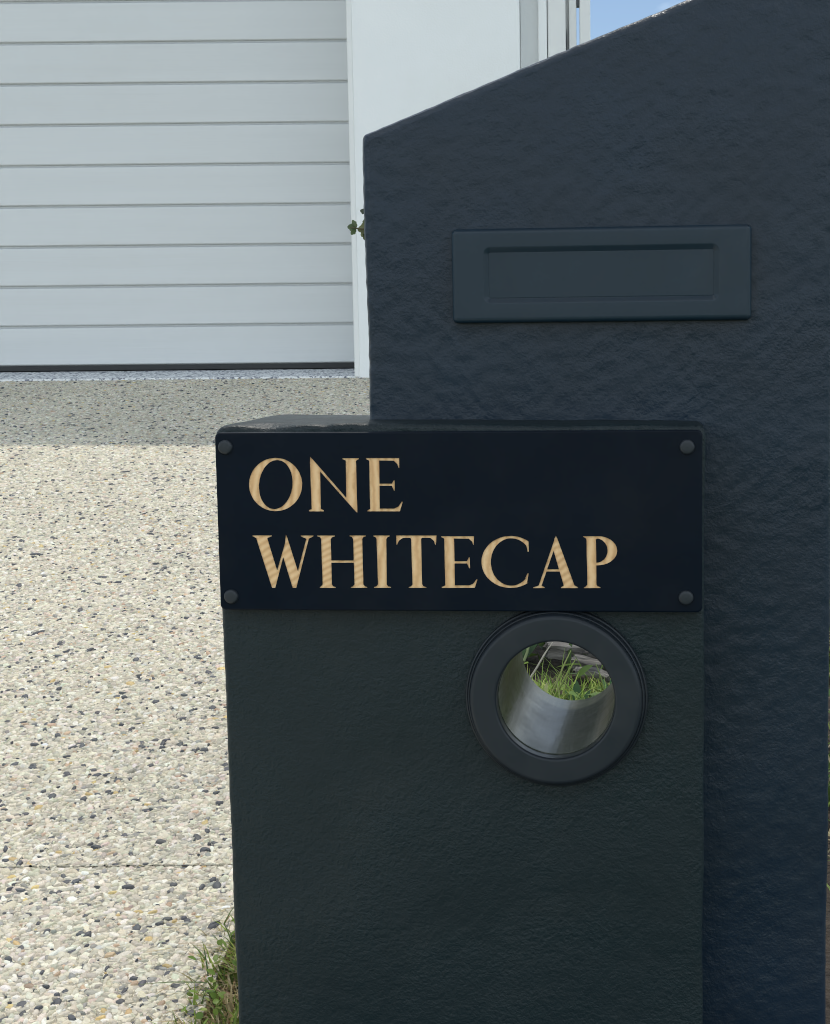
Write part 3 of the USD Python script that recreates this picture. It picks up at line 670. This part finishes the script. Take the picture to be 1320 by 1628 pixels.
# behind the wall, seen through the tube and past the wall's right end
hole = lambda x, y, r: (r.random(len(x)) < np.clip(meshkit.noise(np.stack([x * 9, y * 9, x * 0], -1), 9) * 1.7 - 0.3, 0.06, 1) * np.where((np.abs(x - 0.04) < 0.11) & (y < 2.5), 0.10, 1.0))
grass_patch("garden_grass", 11000, (-0.25, 1.1), (1.62, 3.3), (0.03, 0.11), (0.003, 0.0065), (0.05, 0.7), GREENS, "green grass growing behind the wall", dense=hole, curl=(0.3, 1.6), seed=31)
grass_patch("pale_straw", 900, (0.18, 1.1), (1.62, 3.2), (0.05, 0.14), (0.002, 0.004), (0.5, 1.4), STRAW[:2], "pale dry grass stalks behind the wall", curl=(-0.1, 0.4), lift=0.01, seed=33)
lv, lf, lc, o = [], [], [], 0
for k in range(260):
    s, f = leaf_shape(r_.uniform(0.022, 0.045), r_.uniform(0.012, 0.024))
    x, y = r_.uniform(-0.2, 0.5), r_.uniform(1.9, 3.0)
    s = place(s, (x, y, slope_z(y) + r_.uniform(0.005, 0.05)), r_.uniform(0, 6.28), r_.uniform(-0.1, 1.0), r_.normal(0, 0.4))
    lv.append(s); lf.append(f + o); o += len(s)
    lc.append(np.repeat(np.clip(GREENS[r_.integers(0, 5)] * r_.normal(1.0, 0.2), 0, 1)[None], len(s), 0))
obj("garden_weed", (np.vstack(lv), np.vstack(lf)), "leaf", smooth=True, tint=np.vstack(lc), kind="stuff", label="broad leaved ground weeds behind the wall")

# weathered bark chunks lying in the grass, seen through the tube
def bark(L, W_, H_, seed):
    m = trimesh.creation.box((L, W_, H_))
    for _ in range(4):
        m = m.subdivide()
    v = m.vertices.copy()
    n1 = meshkit.fbm(np.stack([v[:, 0] * 12, v[:, 1] * 150, v[:, 2] * 150], -1), 3, seed) - 0.5
    n2 = meshkit.noise(np.stack([v[:, 0] * 25, v[:, 1] * 25, v[:, 2] * 25], -1), seed + 3) - 0.5
    v[:, 2] += n1 * 0.012 + n2 * 0.010
    v[:, 0] += n1 * 0.022
    v[:, 1] += n2 * 0.012
    return trimesh.Trimesh(v, m.faces, process=False)


for (x, y, dz, az, dims, lab) in ((0.045, 2.395, 0.026, 0.25, (0.085, 0.060, 0.022), "weathered grey split bark piece, the broadest seen through the newspaper tube"), (0.092, 2.365, 0.024, -0.45, (0.085, 0.022, 0.016), "grey bark strip right of the broad bark piece"), (0.083, 2.330, 0.018, -0.35, (0.075, 0.015, 0.013), "narrow grey bark strip below the other strip"), (0.078, 2.295, 0.013, -0.5, (0.060, 0.010, 0.010), "thinnest grey bark splinter, nearest the wall")):
    b = thing("bark_piece", lab, "bark", (x, y, float(slope_z(y)) + dz), az)
    bm = bark(*dims, int(y * 1000))
    bm.apply_transform(trimesh.transformations.rotation_matrix(0.35, [1, 0, 0]))
    obj("bark", bm, "old_wood", b, smooth=30)

# creeper that climbs the back of the wall and pokes a few leaves past its left edge
cr = thing("creeper", "small creeper sprig poking past the left edge of the wall", "plant", at_wall(-0.03, 0.215, 0.04), WR)
o_ = np.array([-0.03, 0.215, 0.04])
sp = np.array([(-0.03, 0.215, 0.03), (-0.045, 0.205, 0.25), (-0.028, 0.195, 0.48), (-0.06, 0.20, 0.66), (-0.085, 0.20, 0.745), (-0.108, 0.20, 0.775), (-0.134, 0.20, 0.778)]) - o_
obj("stem", tube(sp, np.linspace(0.0022, 0.0008, len(sp))), "stem", cr, smooth=True)
obj("stem", tube(np.array([(-0.088, 0.20, 0.748), (-0.105, 0.20, 0.775), (-0.118, 0.20, 0.793)]) - o_, 0.0008), "stem", cr, smooth=True)
T = trimesh.transformations
for (u, z, L_, W2, turn, col, yaw) in ((-0.128, 0.7775, 0.0095, 0.0092, 2.9, (0.075, 0.11, 0.045), 0.5), (-0.1275, 0.7785, 0.0085, 0.0062, 2.2, (0.09, 0.12, 0.06), -0.4), (-0.1285, 0.7765, 0.0075, 0.006, 3.9, (0.07, 0.11, 0.04), 0.2),
                             (-0.115, 0.7775, 0.0125, 0.0105, 3.25, (0.13, 0.14, 0.06), 0.3), (-0.117, 0.779, 0.0105, 0.008, 1.7, (0.10, 0.12, 0.055), -0.3), (-0.1125, 0.778, 0.0095, 0.009, 0.9, (0.11, 0.11, 0.06), 0.5), (-0.118, 0.7755, 0.0085, 0.007, 4.0, (0.12, 0.14, 0.06), 0.1),
                             (-0.1205, 0.774, 0.0125, 0.0062, 5.05, (0.08, 0.095, 0.035), 0.2), (-0.117, 0.7925, 0.0075, 0.0062, 2.8, (0.05, 0.065, 0.04), 0.3), (-0.1145, 0.792, 0.0065, 0.005, 4.6, (0.05, 0.06, 0.04), -0.2),
                             (-0.05, 0.55, 0.015, 0.010, 2.6, (0.09, 0.13, 0.05), 0.6), (-0.02, 0.45, 0.016, 0.011, 0.4, (0.09, 0.13, 0.05), -0.6), (-0.055, 0.30, 0.017, 0.012, 3.0, (0.09, 0.13, 0.05), 0.5), (-0.03, 0.20, 0.016, 0.012, 0.3, (0.09, 0.13, 0.05), 0.5), (-0.06, 0.68, 0.012, 0.009, 0.8, (0.09, 0.12, 0.05), 0.4)):
    s, f = leaf_shape(L_, W2, 0.5)
    s = s @ T.rotation_matrix(yaw, [1, 0, 0])[:3, :3].T                 # tip the blade about its rib
    s = np.stack([s[:, 0], -s[:, 2], s[:, 1]], -1)                       # stand it up facing the street
    s = s @ T.rotation_matrix(-turn, [0, 1, 0])[:3, :3].T
    s = s + np.array([u, 0.2, z]) - o_
    obj("leaf", (s, f), "leaf", cr, smooth=True, tint=np.tile(col, (len(s), 1)))

# bright thin grass just past the tube's mouth
grass_patch("fine_grass", 380, (-0.05, 0.14), (2.08, 2.30), (0.03, 0.085), (0.0013, 0.0030), (0.15, 1.0), GREENS[[0, 1, 3, 3, 3]] * 1.6, "fine bright grass seen through the newspaper tube", curl=(0.2, 1.4), seed=41)
grass_patch("stray_straw", 26, (-0.40, -0.335), (1.30, 1.62), (0.012, 0.035), (0.0010, 0.0018), (1.45, 1.56), STRAW, "stray bits of dry straw on the edge of the driveway", curl=(-0.05, 0.05), lift=0.019, seed=47)
# the few stalks and leaves close behind the tube's mouth
parts_v, parts_f, parts_c, o = [], [], [], 0


def put(v, f, c):
    global o
    parts_v.append(v); parts_f.append(np.asarray(f) + o); parts_c.append(np.tile(c, (len(v), 1))); o += len(v)


for a, b, w, c in (((-0.022, 2.22, 0.160), (0.016, 2.26, 0.212), 0.0016, (0.45, 0.42, 0.35)), ((0.010, 2.20, 0.140), (0.043, 2.23, 0.205), 0.0015, (0.33, 0.38, 0.13)), ((0.014, 2.19, 0.138), (0.050, 2.21, 0.196), 0.0018, (0.26, 0.33, 0.09)), ((0.024, 2.18, 0.125), (0.020, 2.20, 0.172), 0.0012, (0.34, 0.37, 0.15)),
                   ((0.093, 2.20, 0.130), (0.116, 2.21, 0.180), 0.0013, (0.22, 0.30, 0.10)), ((0.093, 2.20, 0.135), (0.080, 2.22, 0.187), 0.0013, (0.24, 0.31, 0.10)), ((0.005, 2.17, 0.128), (0.055, 2.17, 0.134), 0.0016, (0.48, 0.47, 0.24)), ((-0.028, 2.25, 0.185), (-0.018, 2.27, 0.215), 0.0022, (0.25, 0.30, 0.14))):
    a, b = np.array(a), np.array(b)
    t = tube([a, (a * 2 + b) / 3 + (0.002, 0, 0.003), (a + b * 2) / 3 + (0.001, 0, 0.003), b], [w, w, w * 0.9, w * 0.4], 5)
    put(t.vertices, t.faces, c)
for (x, y, z, L_, W2, az, el, c) in ((0.050, 2.19, 0.128, 0.042, 0.014, 1.5, 1.2, (0.045, 0.10, 0.035)), (0.058, 2.20, 0.128, 0.030, 0.008, 0.7, 0.95, (0.05, 0.11, 0.04)), (0.044, 2.20, 0.128, 0.030, 0.008, 2.3, 1.0, (0.08, 0.15, 0.04)), (0.070, 2.20, 0.130, 0.024, 0.008, 1.0, 0.8, (0.10, 0.18, 0.05)), (0.000, 2.18, 0.130, 0.030, 0.012, 2.6, 0.5, (0.30, 0.38, 0.07)), (0.010, 2.18, 0.134, 0.026, 0.012, 0.5, 0.6, (0.20, 0.31, 0.05)), (0.003, 2.20, 0.142, 0.022, 0.007, 1.2, 1.15, (0.42, 0.43, 0.20)),
                                    (0.088, 2.17, 0.128, 0.026, 0.014, 2.2, 0.8, (0.26, 0.36, 0.07)), (0.096, 2.17, 0.130, 0.026, 0.012, 0.7, 0.9, (0.33, 0.40, 0.10)), (0.040, 2.16, 0.124, 0.028, 0.013, -0.6, 0.4, (0.22, 0.32, 0.07)), (0.070, 2.16, 0.124, 0.028, 0.014, 2.0, 0.4, (0.20, 0.29, 0.07)), (-0.015, 2.19, 0.135, 0.030, 0.016, 2.0, 0.7, (0.28, 0.36, 0.09)),
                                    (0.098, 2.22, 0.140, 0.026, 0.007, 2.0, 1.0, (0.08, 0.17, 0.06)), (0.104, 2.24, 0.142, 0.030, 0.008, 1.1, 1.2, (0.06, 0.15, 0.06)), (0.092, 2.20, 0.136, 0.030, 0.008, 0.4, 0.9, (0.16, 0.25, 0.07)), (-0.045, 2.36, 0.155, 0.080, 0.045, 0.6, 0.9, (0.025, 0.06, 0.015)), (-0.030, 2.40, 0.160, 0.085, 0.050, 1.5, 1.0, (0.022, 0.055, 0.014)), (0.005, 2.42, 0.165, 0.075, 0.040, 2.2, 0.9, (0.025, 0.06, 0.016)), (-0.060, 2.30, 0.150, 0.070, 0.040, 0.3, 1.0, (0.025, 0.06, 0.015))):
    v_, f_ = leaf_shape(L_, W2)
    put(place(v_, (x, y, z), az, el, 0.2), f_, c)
for k in range(230):
    x, y = r_.uniform(-0.05, 0.13), r_.uniform(2.10, 2.28)
    if r_.random() < 0.55:
        v_, f_ = leaf_shape(r_.uniform(0.007, 0.017), r_.uniform(0.004, 0.008))
        put(place(v_, (x, y, bed_z(np.array(x), np.array(y)) + r_.uniform(0.0, 0.022)), r_.uniform(0, 6.28), r_.uniform(-0.2, 1.0), r_.normal(0, 0.5)), f_, np.clip(GREENS[r_.integers(0, 4)] * r_.uniform(1.0, 2.8), 0, 0.6))
    else:
        z = float(bed_z(np.array(x), np.array(y)))
        b = np.array([x + r_.normal(0, 0.018), y + r_.normal(0, 0.012), z + r_.uniform(0.012, 0.05)])
        a = np.array([x, y, z - 0.002])
        w = r_.uniform(0.0005, 0.0012)
        t = tube([a, a * 0.66 + b * 0.34 + (0.002, 0, 0.004), a * 0.33 + b * 0.67 + (0.002, 0, 0.004), b], [w, w, w * 0.8, w * 0.3], 4)
        put(t.vertices, t.faces, np.clip(GREENS[[0, 1, 3, 3]][r_.integers(0, 4)] * r_.uniform(1.2, 2.8), 0, 0.6))
obj("leafy_weed", (np.vstack(parts_v), np.vstack(parts_f)), "leaf", smooth=True, tint=np.vstack(parts_c), kind="stuff", label="tangle of weed stalks and leaves just behind the newspaper tube")


# low shrub that stands behind the wall
sh = thing("garden_shrub", "dark leafy shrub standing behind the wall, its base seen through the tube", "shrub", (-0.10, 2.72, 0.20))
rs = np.random.default_rng(71)
for k in range(5):
    a = k * 1.3
    e = np.array([0.10 * math.cos(a), 0.12 * math.sin(a), 0.42])
    obj("stem", tube([np.array([0.01 * math.cos(a), 0.01 * math.sin(a), -0.03]), e * 0.4 + (0.02, 0, 0.05), e], [0.006, 0.004, 0.002], 6), "stem", sh, smooth=True)
lv, lf, lc, o = [], [], [], 0
for k in range(1500):
    d = rs.normal(0, 1, 3); d /= np.linalg.norm(d)
    q_ = d * rs.uniform(0.55, 1.0) * np.array([0.15, 0.19, 0.27]) * (0.8 + 0.4 * meshkit.noise(d[None] * 2.2, 3)[0]) + (0, 0, 0.30)
    if q_[2] < 0.0:
        continue
    s, f = leaf_shape(rs.uniform(0.025, 0.048), rs.uniform(0.014, 0.024), n=7)
    s = place(s, q_, math.atan2(d[1], d[0]) + rs.normal(0, 0.7), rs.uniform(-0.5, 0.7), rs.normal(0, 0.6))
    lv.append(s); lf.append(f + o); o += len(s)
    lc.append(np.repeat(np.clip(np.array([0.045, 0.085, 0.022]) * rs.uniform(0.6, 1.5), 0, 1)[None], len(s), 0))
obj("foliage", (np.vstack(lv), np.vstack(lf)), "leaf", sh, smooth=True, tint=np.vstack(lc))
